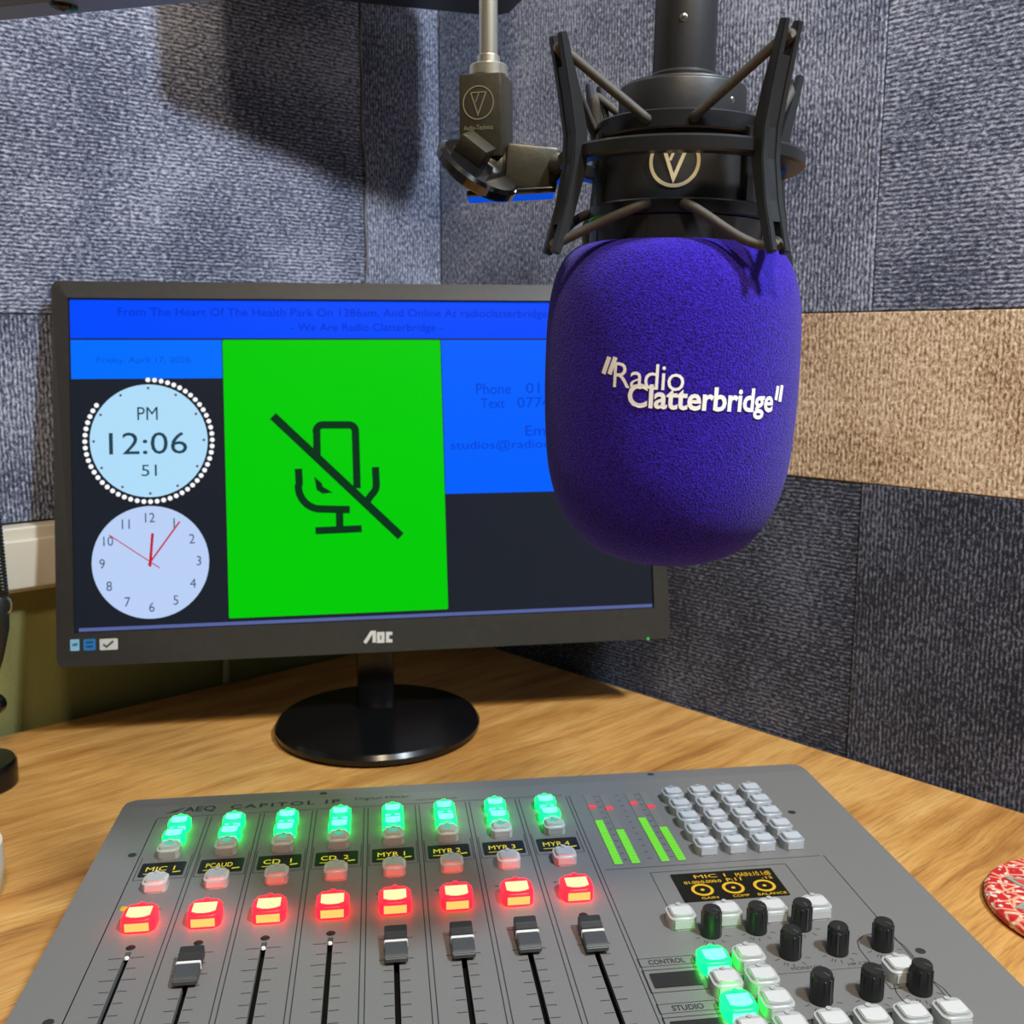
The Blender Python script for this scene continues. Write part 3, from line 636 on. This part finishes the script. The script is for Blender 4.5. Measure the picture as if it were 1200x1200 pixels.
def face_M(R, az_deg, z):  # frame on the cylinder surface, z outwards, y up
    a = math.radians(az_deg); n = Vector((math.cos(a), math.sin(a), 0)); y = Vector((0, 0, 1)); x = y.cross(n)
    return Matrix.Translation(cyl_pt(R, a, z)) @ FR(x, y, n)
def screw(parent, R, a, z, r=1.3):
    bm = bmesh.new(); Mf = face_M(R, a, z); lathe(bm, lm([(0, .25), (r*.8, .25), (r, 0), (r, -.6)]), 16, Mf); s_ = obj('screw', mesh(bm, smooth=50), parent, M_SCREW)
    bm = bmesh.new(); box(bm, -r*.9*mm, r*.9*mm, -.15*mm, .15*mm, .2*mm, .32*mm, M=Mf @ Matrix.Rotation(.7, 4, 'Z')); obj('slot', mesh(bm), s_, M_BLACK)
screw(stem, 11.5, -103, 40.4, 1.5); screw(body, 23.6, -50, 11, 1.2)
# seams of the lower hood
for a in (-117, -75, -160, -30):
    bm = bmesh.new(); box(bm, -.35*mm, .35*mm, -4.2*mm, 3.4*mm, -.2*mm, .12*mm, M=face_M(33.1, a, -34)); obj('hood_seam', mesh(bm), body, M_SLOT)
# maker's emblem on the body
def logo(parent, wrapf, r, m, w):
    bm = bmesh.new(); stroke(bm, circ(0, 0, r, 48), w, wrapf, True)
    stroke(bm, [(-.50*r, .62*r), (-.02*r, -.72*r), (.52*r, .62*r)], w, wrapf, step=r*.12); stroke(bm, [(-.50*r, .62*r), (.0, .62*r), (.52*r, .62*r)], w*.8, wrapf, step=r*.12)
    stroke(bm, [(.06*r, .6*r), (-.19*r, .02*r)], w*.8, wrapf, step=r*.12)
    return obj('emblem', flat(bm), parent, m)
la = math.radians(-102)
logo(body, lambda x, y: cyl_pt(30.25, la+x/30.2, -12.2+y), 8.4, M_LOGO, 1.25)
# foam windscreen
FP = [(0, -38.2), (20, -38.2), (34, -38.6), (39.5, -41), (43, -45), (45.6, -51), (47.3, -58), (48.2, -66), (48.6, -76), (48.7, -91), (48.2, -107), (47.0, -121), (45.2, -130), (42.3, -138.5), (38.2, -146), (33, -152), (26, -156.8), (17, -160), (8, -161.4), (0, -161.6)]
def smooth_prof(P, n=4):
    o = []
    for i in range(len(P)-1):
        p0, p1, p2, p3 = P[max(i-1, 0)], P[i], P[i+1], P[min(i+2, len(P)-1)]
        for k in range(n):
            t = k/n; o.append(tuple(.5*((2*p1[j])+(-p0[j]+p2[j])*t+(2*p0[j]-5*p1[j]+4*p2[j]-p3[j])*t*t+(-p0[j]+3*p1[j]-3*p2[j]+p3[j])*t**3) for j in (0, 1)))
    o.append(P[-1]); o[0] = P[0]; return [(max(0, r), z) for r, z in o]
FPS = smooth_prof(FP)
def foam_r(z):
    for (r0, z0), (r1, z1) in zip(FPS, FPS[1:]):
        if z1 <= z <= z0 and z0 > z1: return r0+(r1-r0)*(z-z0)/(z1-z0)
    return 0
bm = bmesh.new(); lathe(bm, lm(FPS), 96)
for v in bm.verts:      # dent under the right-hand cord
    d_ = (v.co-cyl_pt(42, math.radians(-52), -42)).length
    v.co *= 1
    if d_ < .02: v.co -= Vector((v.co.x, v.co.y, 0)).normalized()*.0022*math.cos(d_/.02*math.pi/2)
foam = obj('foam_windscreen', mesh(bm, smooth=80), mic, M_PURPLE); foam['label'] = 'purple flocked foam windscreen with white lettering'
TA = math.radians(-90); rot = math.radians(-1.3)
def fw(x, y):
    x2 = x*math.cos(rot)-y*math.sin(rot); y2 = x*math.sin(rot)+y*math.cos(rot); z = -91+y2
    return cyl_pt(foam_r(z)+.28, TA+x2/48.5, z)
bm = bmesh.new()
fit_text(bm, 'Radio', -14.9, 3.9, 24.8, 8.8, fw, -.002, .94); fit_text(bm, 'Clatterbridge', 6.1, -4.0, 55.5, 10.9, fw, .024, .98)
stroke(bm, [(-29.4, 10.0), (-31.4, 4.0)], 1.7, fw, step=1); stroke(bm, [(-27.0, 10.0), (-29.0, 4.0)], 1.7, fw, step=1)
stroke(bm, [(36.0, 2.4), (35.4, -2.6)], 1.7, fw, step=1); stroke(bm, [(38.6, 2.7), (38.0, -3.2)], 1.9, fw, step=1)
t_ = obj('printed_lettering', flat(bm), foam, M_WHITEP); t_['label'] = 'white printed station name'

sm = thing('shock_mount', 'black shock mount cradle with four bent posts and elastic cords around the microphone', 'shock mount', MM)
bm = bmesh.new(); ring_lathe(bm, 38.5*mm, 46*mm, -11.2*mm, -5.8*mm, 80, .8*mm); obj('outer_ring', mesh(bm, smooth=35), sm, M_CLAMP)
bm = bmesh.new(); ring_lathe(bm, 28.6*mm, 31.5*mm, -1.2*mm, 5.4*mm, 72, .6*mm); obj('clamp_ring', mesh(bm, smooth=35), sm, M_CLAMP)
bm = bmesh.new(); ring_lathe(bm, 30.4*mm, 33.6*mm, -30*mm, -24.8*mm, 72, .6*mm); obj('clamp_ring', mesh(bm, smooth=35), sm, M_CLAMP)
for a in (-168, -48, 12, 132):     # struts joining the two clamp rings
    bm = bmesh.new(); box(bm, -2.2*mm, 2.2*mm, -13*mm, 13*mm, -1.0*mm, 1.0*mm, .4*mm, 1, face_M(31.6, a, -12)); obj('clamp_strut', mesh(bm), sm, M_CLAMP)
POSTS = [-152, -60, 28, 123]
for a in POSTS:
    for s_ in (-1, 1):      # two parallel cheeks, slot between
        bm = bmesh.new()
        prof = [(53.2, 30), (56, 29.4), (51.5, 10), (49, -3), (49, -13), (51.5, -27), (56.5, -44), (53.5, -45), (48, -31), (43.5, -14), (43.5, -2), (46.5, 10)]
        Mx = Matrix.Rotation(math.radians(a), 4, 'Z')
        lo = [bm.verts.new(Mx @ Vector((r*mm, (s_*2.9-1.3)*mm, z*mm))) for r, z in prof]; hi = [bm.verts.new(Mx @ Vector((r*mm, (s_*2.9+1.3)*mm, z*mm))) for r, z in prof]
        bm.faces.new(lo); bm.faces.new(hi[::-1])
        for i in range(len(prof)): bm.faces.new((lo[i], hi[i], hi[(i+1) % len(prof)], lo[(i+1) % len(prof)]))
        bmesh.ops.recalc_face_normals(bm, faces=bm.faces); bmesh.ops.bevel(bm, geom=bm.edges[:], offset=.35*mm, segments=2, affect='EDGES')
        p_ = obj('post', mesh(bm, smooth=35), sm, M_POST)
    bm = bmesh.new(); Mx = Matrix.Rotation(math.radians(a), 4, 'Z'); web = [(50.9, 19), (53.2, 19), (51.1, 10), (48.6, -3), (48.6, -13), (51.1, -27), (53.2, -34), (49.6, -34), (48.4, -31), (43.9, -14), (43.9, -2), (46.9, 10)]
    lo = [bm.verts.new(Mx @ Vector((r*mm, -1.7*mm, z*mm))) for r, z in web]; hi = [bm.verts.new(Mx @ Vector((r*mm, 1.7*mm, z*mm))) for r, z in web]
    bm.faces.new(lo); bm.faces.new(hi[::-1])
    for i in range(len(web)): bm.faces.new((lo[i], hi[i], hi[(i+1) % len(web)], lo[(i+1) % len(web)]))
    for zz in (25.5, -40.5):
        lathe(bm, lm([(1.2, -3.4), (1.2, 3.4)]), 10, Matrix.Rotation(math.radians(a), 4, 'Z') @ Matrix.Translation((53.5*mm, 0, zz*mm)) @ Matrix.Rotation(math.pi/2, 4, 'X'))
    obj('post_bridge', mesh(bm), sm, M_POST)
    ar = math.radians(a)
    for s_ in (-1, 1):
        b_ = ar+s_*math.radians(31); c_ = ar+s_*math.radians(35)
        A0 = cyl_pt(32.2, b_, 2.0); B0 = cyl_pt(53, ar+s_*.020, 25.0)
        bm = bmesh.new(); tube(bm, [A0-Vector((A0.x, A0.y, 0)).normalized()*.002]+bez(A0, A0*.93+B0*.07+Vector((0, 0, .0002)), A0*.3+B0*.7, B0, 10)+[cyl_pt(54.5, ar, 25.6)], 1.75*mm, 10); obj('elastic_cord', mesh(bm, smooth=60), sm, M_CORD)
        A1 = cyl_pt(34.4, c_, -27); B1 = cyl_pt(53.4, ar+s_*.022, -41.0)
        sag = Vector((0, 0, -.0075)) if a == -60 and s_ == -1 else Vector((0, 0, .0005))
        bm = bmesh.new(); tube(bm, [A1-Vector((A1.x, A1.y, 0)).normalized()*.002]+bez(A1, A1*.7+B1*.3+Vector((A1.x, A1.y, 0)).normalized()*.004, A1*.25+B1*.75+sag, B1, 12)+[cyl_pt(54.5, ar, -42)], 1.75*mm, 10); obj('elastic_cord', mesh(bm, smooth=60), sm, M_CORD)
# swivel joint left of the ring, in world coordinates relative to the mount
MI = MM.inverted()
YJ = .425; PJ = Y0
J = lambda x, y, yy=YJ: ony(x, y, yy)
k3 = (J(600, 130)-J(500, 130)).length/100        # metres per pixel at the joint
def jbox(name, c, sx, sy, sz, rz=0, rx=0, ry=0, m=None, bev=.0008):
    bm = bmesh.new(); box(bm, -sx/2, sx/2, -sy/2, sy/2, -sz/2, sz/2, bev, 2, MI @ Matrix.Translation(c) @ Matrix.Rotation(rz, 4, 'Z') @ Matrix.Rotation(ry, 4, 'Y') @ Matrix.Rotation(rx, 4, 'X')); return obj(name, mesh(bm, smooth=40), sm, m or M_CAST)
bw = 50*k3; RZ = math.radians(-16); bc = J(570, 140)
blk = jbox('swivel_block', bc, bw*1.02, bw*1.0, 92*k3, RZ)
XB = Matrix.Translation(bc) @ Matrix.Rotation(RZ, 4, 'Z')
fb = lambda x, y: MI @ (XB @ Vector((x*mm, -bw/2-.00015, y*mm)))
lg = logo(blk, lambda x, y: fb(x-.6, y+4.6), 6.1, M_ETCH, .5)
bm = bmesh.new(); fit_text(bm, 'Audio-Technica', -.6, -4.6, 12, 1.8, fb, .01); obj('etched_text', flat(bm), blk, M_ETCH)
# knuckle cylinder, thumb wheel and arm to the ring
jc = J(590, 197)
bm = bmesh.new(); lathe(bm, lm([(0, -8), (8.4, -8), (8.8, -7.4), (8.8, 7.4), (8.4, 8), (0, 8)]), 36, MI @ Matrix.Translation(J(575, 198)) @ Matrix.Rotation(math.radians(8), 4, 'Z') @ Matrix.Rotation(math.pi/2, 4, 'Y')); obj('knuckle', mesh(bm, smooth=35), sm, M_CAST)
wc = J(560, 199, YJ-.014)
nrm = Vector((.50, -.42, .72)).normalized(); wx = nrm.orthogonal().normalized(); wy = nrm.cross(wx)
bm = bmesh.new(); lathe(bm, lm([(0, -2.6), (16.4, -2.6), (17.2, -1.6), (17.2, 1.2), (15.6, 2.4), (0, 2.8)]), 40, MI @ Matrix.Translation(wc) @ FR(wx, wy, nrm)); obj('thumb_wheel', mesh(bm, smooth=30), sm, M_GLOSSB)
wx2 = Vector((.82, -.1, -.57)).normalized(); wx2 = (wx2-nrm*wx2.dot(nrm)).normalized(); wy2 = nrm.cross(wx2)
bm = bmesh.new(); box(bm, -.006, .006, -.0055, .0055, 0, .0075, .0008, 2, MI @ Matrix.Translation(wc+nrm*.002-wx2*.005) @ FR(wx2, wy2, nrm)); obj('thumb_grip', mesh(bm, smooth=40), sm, M_CAST)
jbox('swivel_arm', J(622, 198, YJ-.004), 62*k3, .010, 50*k3, math.radians(6), 0, math.radians(4), M_CAST, .0015)
bm = bmesh.new(); pe = MM @ cyl_pt(42, math.radians(178), -9); tube(bm, [MI @ v for v in (J(640, 196), J(655, 197), pe)], [.0065, .0065, .004], 16); obj('ring_lug', mesh(bm, smooth=50), sm, M_GLOSSB)
bm = bmesh.new(); p0, p1 = J(548, 231), J(650, 226); dd = (p1-p0).normalized(); box(bm, 0, (p1-p0).length, -.010, .010, -.0012, .0012, .0006, 2, MI @ Matrix.Translation(p0) @ FR(dd, Vector((0, 1, 0)), dd.cross(Vector((0, 1, 0))))); obj('bottom_plate', mesh(bm), sm, M_GLOSSB)
# chrome stand rod
rt = J(572.5, 92); rodz = bc.z+46*k3
rod = thing('boom_rod', 'thin chrome rod holding the shock mount from above', 'rod', Matrix.Translation((rt.x, rt.y, rodz)))
bm = bmesh.new(); lathe(bm, [(.0036, .0005), (.0036, CEIL-rodz-.012)], 24); obj('tube', mesh(bm, smooth=50), rod, M_CHROME)
bm = bmesh.new(); lathe(bm, lm([(0, .2), (7.0, .2), (7.5, .7), (7.5, 4.2), (7.0, 4.7), (4.6, 4.9), (4.4, 8), (3.8, 8.4)]), 28); obj('collar', mesh(bm, smooth=35), rod, M_CHROME)
bm = bmesh.new(); lathe(bm, [(0, CEIL-rodz-.014), (.03, CEIL-rodz-.014), (.03, CEIL-rodz-.0005), (0, CEIL-rodz-.0005)], 28); obj('ceiling_flange', mesh(bm, smooth=35), rod, M_CHROME)
# microphone cable
top = MM @ Vector((0, 0, .075))
bm = bmesh.new(); tube(bm, bez(top+Vector((0, 0, .001)), top+Vector((.0, 0, .12)), top+Vector((.05, .02, .6)), Vector((top.x+.05, top.y+.05, CEIL-.002)), 20), .003, 10)
tag(obj('microphone_cable', mesh(bm, smooth=60), None, M_BLACK), 'black cable rising from the top of the microphone', 'cable')

# ---------------------------------------------------------------- black box high in the corner, black screen at the upper left
def zat(x, y, yy): return ony(x, y, yy)
ca = zat(592, 20, 1.0); q1 = zat(400, 0, .955)          # far lower edge of the box, just inside the frame
bx_ = Vector((ca.x-q1.x, ca.y-q1.y, 0)).normalized(); by_ = Vector((-bx_.y, bx_.x, 0))
sp = thing('wall_box', 'black box mounted high in the corner above the monitor', 'box', Matrix.Translation(ca) @ FR(bx_, by_, Vector((0, 0, 1))))
BLEN, BDEP, BHT = .25, .085, .13                        # local: x to the right end, y away from the viewer
bm = bmesh.new(); prism(bm, rrect(-BLEN, 0, -BDEP, 0, .012, 5), 0, BHT); bmesh.ops.bevel(bm, geom=[e_ for e_ in bm.edges if abs(e_.verts[0].co.z-e_.verts[1].co.z) < 1e-6], offset=.003, segments=2, affect='EDGES'); obj('cabinet', mesh(bm, smooth=35), sp, M_BLACK)
bm = bmesh.new(); box(bm, -BLEN+.016, -.016, -BDEP-.004, -BDEP-.0002, .012, BHT-.012, .0015); obj('grille', mesh(bm), sp, M_MBODY)
bm = bmesh.new(); wp = sp.matrix_world.inverted() @ (isect(ca+bx_*-.16, by_, C0, dL)+Vector((0, 0, ca.z+.065-ca.z))); wp.z = .065; tube(bm, [(-.16, .0002, .065), wp*.985+Vector((-.16, 0, .065))*.015], .012, 14); obj('wall_bracket', mesh(bm, smooth=40), sp, M_BLACK)
# ---------------------------------------------------------------- spring arm stand at the left edge
lb = on_z(-26, 922, 0)
st = thing('spring_arm_stand', 'black spring arm stand with round base at the left of the monitor', 'stand', Matrix.Translation((lb.x, lb.y, 0)))
bm = bmesh.new(); lathe(bm, lm([(0, .3), (26.5, .3), (28, 1.6), (28.2, 17), (26.6, 20), (0, 20.6)]), 48); obj('base', mesh(bm, smooth=35), st, M_BLACKG)
bm = bmesh.new(); tube(bm, [(.0, .01, .0195), (.0, .01, .20)], .006, 14); obj('post', mesh(bm, smooth=40), st, M_BLACK)
def sp_pt(x, y): return ony(x, y, lb.y+.02)-Vector((lb.x, lb.y, 0))
bm = bmesh.new(); lathe(bm, lm([(0, -5), (7, -5), (8, -4), (8, 4), (7, 5), (0, 5)]), 24, Matrix.Translation(sp_pt(-7, 826)) @ Matrix.Rotation(math.pi/2, 4, 'X')); obj('knob', mesh(bm, smooth=40), st, M_BLACKG)
bm = bmesh.new(); q0, q1 = sp_pt(-8, 772), sp_pt(-2, 700); tube(bm, [q0+Vector((0, 0, -.012)), q0, q0*.5+q1*.5+Vector((.001, 0, 0)), q1, q1+Vector((0, 0, .004))], [.003, .007, .0085, .0075, .004], 14); obj('arm_joint', mesh(bm, smooth=50), st, M_BLACK)
bm = bmesh.new(); h0, h1 = sp_pt(0, 700), sp_pt(-14, 560); dv = (h1-h0); ux = Vector((1, 0, 0)); uy = Vector((0, 1, 0)); pts = []
T_ = 34
for i in range(T_*10+1):
    t = i/(T_*10); a = 2*math.pi*i/10; pts.append(h0+dv*t+(ux*math.cos(a)+uy*math.sin(a))*.0055)
tube(bm, pts, .0011, 5); obj('spring', mesh(bm, smooth=60), st, M_BLACK)
BA, BB = ony(-300, 47, .60), ony(205, -3.5, .42); off_ = Vector((lb.x, lb.y, 0))
bm = bmesh.new(); tube(bm, [(0, .01, .198), sp_pt(-22, 640), BA-off_+Vector((0, .004, .012))], .005, 12); obj('upper_arm', mesh(bm, smooth=50), st, M_BLACK)
bd = (BB-BA).normalized(); bn = Vector((-bd.y, bd.x, 0)).normalized(); bu = bd.cross(bn); BL_ = (BB-BA).length+.06
BM_ = Matrix.Translation(BA-off_-bd*.01) @ FR(bd, bn, bu)
bm = bmesh.new(); box(bm, 0, BL_, -.008, .008, .0045, .022, .001, 1, BM_); obj('boom_bar', mesh(bm), st, M_BLACKG)
bm = bmesh.new(); box(bm, 0, BL_, -.0088, .0088, .0002, .0044, .0008, 1, BM_); fl = obj('boom_flange', mesh(bm), st, mat('grey_flange', rgb(92, 96, 112), .4, noise=.08)); fl['label'] = 'grey lower flange of the boom'
hp = ony(103, 9, .46); hx = (hp-BA).dot(bd)+.01
bm = bmesh.new(); lathe(bm, lm([(0, -2.6), (3, -2.4), (5.2, -1.2), (5.6, 0), (5.6, .5)]), 24, BM_ @ Matrix.Translation((hx, -.003, 0))); obj('boom_knob', mesh(bm, smooth=40), st, M_BLACKG)
bm = bmesh.new(); tube(bm, [BM_ @ Vector((BL_*t, -.0105, .010+.002*math.sin(t*14))) for t in [k/12 for k in range(13)]], .0022, 8); obj('boom_cable', mesh(bm, smooth=60), st, mat('light_cable', rgb(150, 150, 150), .5, noise=.1))
# hook of wire at the end of the spring
bm = bmesh.new(); tube(bm, [h0+Vector((.004+.004*math.cos(t), 0, -.006+.006*math.sin(t))) for t in [k*.35 for k in range(-4, 14)]], .0009, 6); obj('spring_hook', mesh(bm, smooth=60), st, M_SCREW)

# ---------------------------------------------------------------- white cup at the left edge, red coaster at the right
cp = on_z(-60, 1058, 0)
rr = on_z(2, 1058, 0).x-cp.x
cup = thing('cup', 'white cup on the desk left of the mixing console', 'cup', Matrix.Translation((cp.x, cp.y, 0)))
h_ = .034
bm = bmesh.new(); lathe(bm, [(0, .0004), (rr*.84, .0004), (rr*.92, .004), (rr*1.0, h_*.6), (rr*.99, h_), (rr*.93, h_), (rr*.93, h_*.6), (rr*.8, .005), (0, .005)], 40); obj('bowl', mesh(bm, smooth=40), cup, M_TRUNK)
bm = bmesh.new(); tube(bm, [Vector((-rr*.98, 0, h_*.8)), Vector((-rr*1.3, 0, h_*.75)), Vector((-rr*1.35, 0, h_*.45)), Vector((-rr*.95, 0, h_*.3))], .003, 10); obj('handle', mesh(bm, smooth=60), cup, M_TRUNK)
cc = on_z(1277, 1072, 0)
co = thing('coaster', 'round red patterned coaster with cream lace pattern beside the mixing console', 'coaster', Matrix.Translation((cc.x, cc.y, 0)))
def coaster_mat():
    m = bpy.data.materials.new('red_lace'); m.use_nodes = True; nt = m.node_tree; b = nt.nodes['Principled BSDF']; N = nt.nodes.new; K = nt.links.new
    tc = N('ShaderNodeTexCoord'); v = N('ShaderNodeTexVoronoi'); v.feature = 'DISTANCE_TO_EDGE'; v.inputs['Scale'].default_value = 95; K(tc.outputs['Object'], v.inputs['Vector'])
    r = N('ShaderNodeValToRGB'); e_ = r.color_ramp.elements; e_[0].position = .02; e_[0].color = rgb(232, 176, 140); e_[1].position = .10; e_[1].color = rgb(196, 40, 42); x = e_.new(.055); x.color = rgb(214, 92, 74); K(v.outputs['Distance'], r.inputs[0])
    n = N('ShaderNodeTexNoise'); n.inputs['Scale'].default_value = 260; n.inputs['Detail'].default_value = 3; K(tc.outputs['Object'], n.inputs['Vector'])
    r2 = N('ShaderNodeValToRGB'); e_ = r2.color_ramp.elements; e_[0].position = .56; e_[0].color = (0, 0, 0, 1); e_[1].position = .62; e_[1].color = (1, 1, 1, 1); K(n.outputs['Fac'], r2.inputs[0])
    mx = N('ShaderNodeMix'); mx.data_type = 'RGBA'; mx.inputs['B'].default_value = rgb(228, 216, 200); K(r2.outputs[0], mx.inputs['Factor']); K(r.outputs[0], mx.inputs['A']); K(mx.outputs['Result'], b.inputs['Base Color']); b.inputs['Roughness'].default_value = .45
    return m
CR = .0565
bm = bmesh.new(); lathe(bm, [(0, .0003), (CR-.002, .0003), (CR, .002), (CR, .005), (CR-.002, .007), (0, .0072)], 64); obj('disc', mesh(bm, smooth=40), co, coaster_mat())
M_LEAF = mat('grey_green_line', rgb(150, 160, 142), .5, noise=.1); M_LEAFI = mat('red_petal', rgb(216, 70, 66), .5, noise=.1)
for k in range(8):
    a = math.radians(180+45*k+6); mid = Vector((math.cos(a), math.sin(a), 0)); per = Vector((-mid.y, mid.x, 0))
    def leaf(w, l0, l1, z):
        n = 10; L = [mid*(l0+(l1-l0)*i/n)+per*w*math.sin(math.pi*i/n) for i in range(n+1)]; Rr = [mid*(l0+(l1-l0)*i/n)-per*w*math.sin(math.pi*i/n) for i in range(n-1, 0, -1)]
        return [(p.x, p.y) for p in L+Rr]
    bm = bmesh.new(); prism(bm, leaf(.0062, .014, .047, 0), .0071, .0077); lf = obj('leaf', mesh(bm), co, M_LEAF)
    bm = bmesh.new(); prism(bm, leaf(.0040, .018, .042, 0), .0076, .0080); obj('leaf_centre', mesh(bm), lf, M_LEAFI)
bpy.context.view_layer.update()
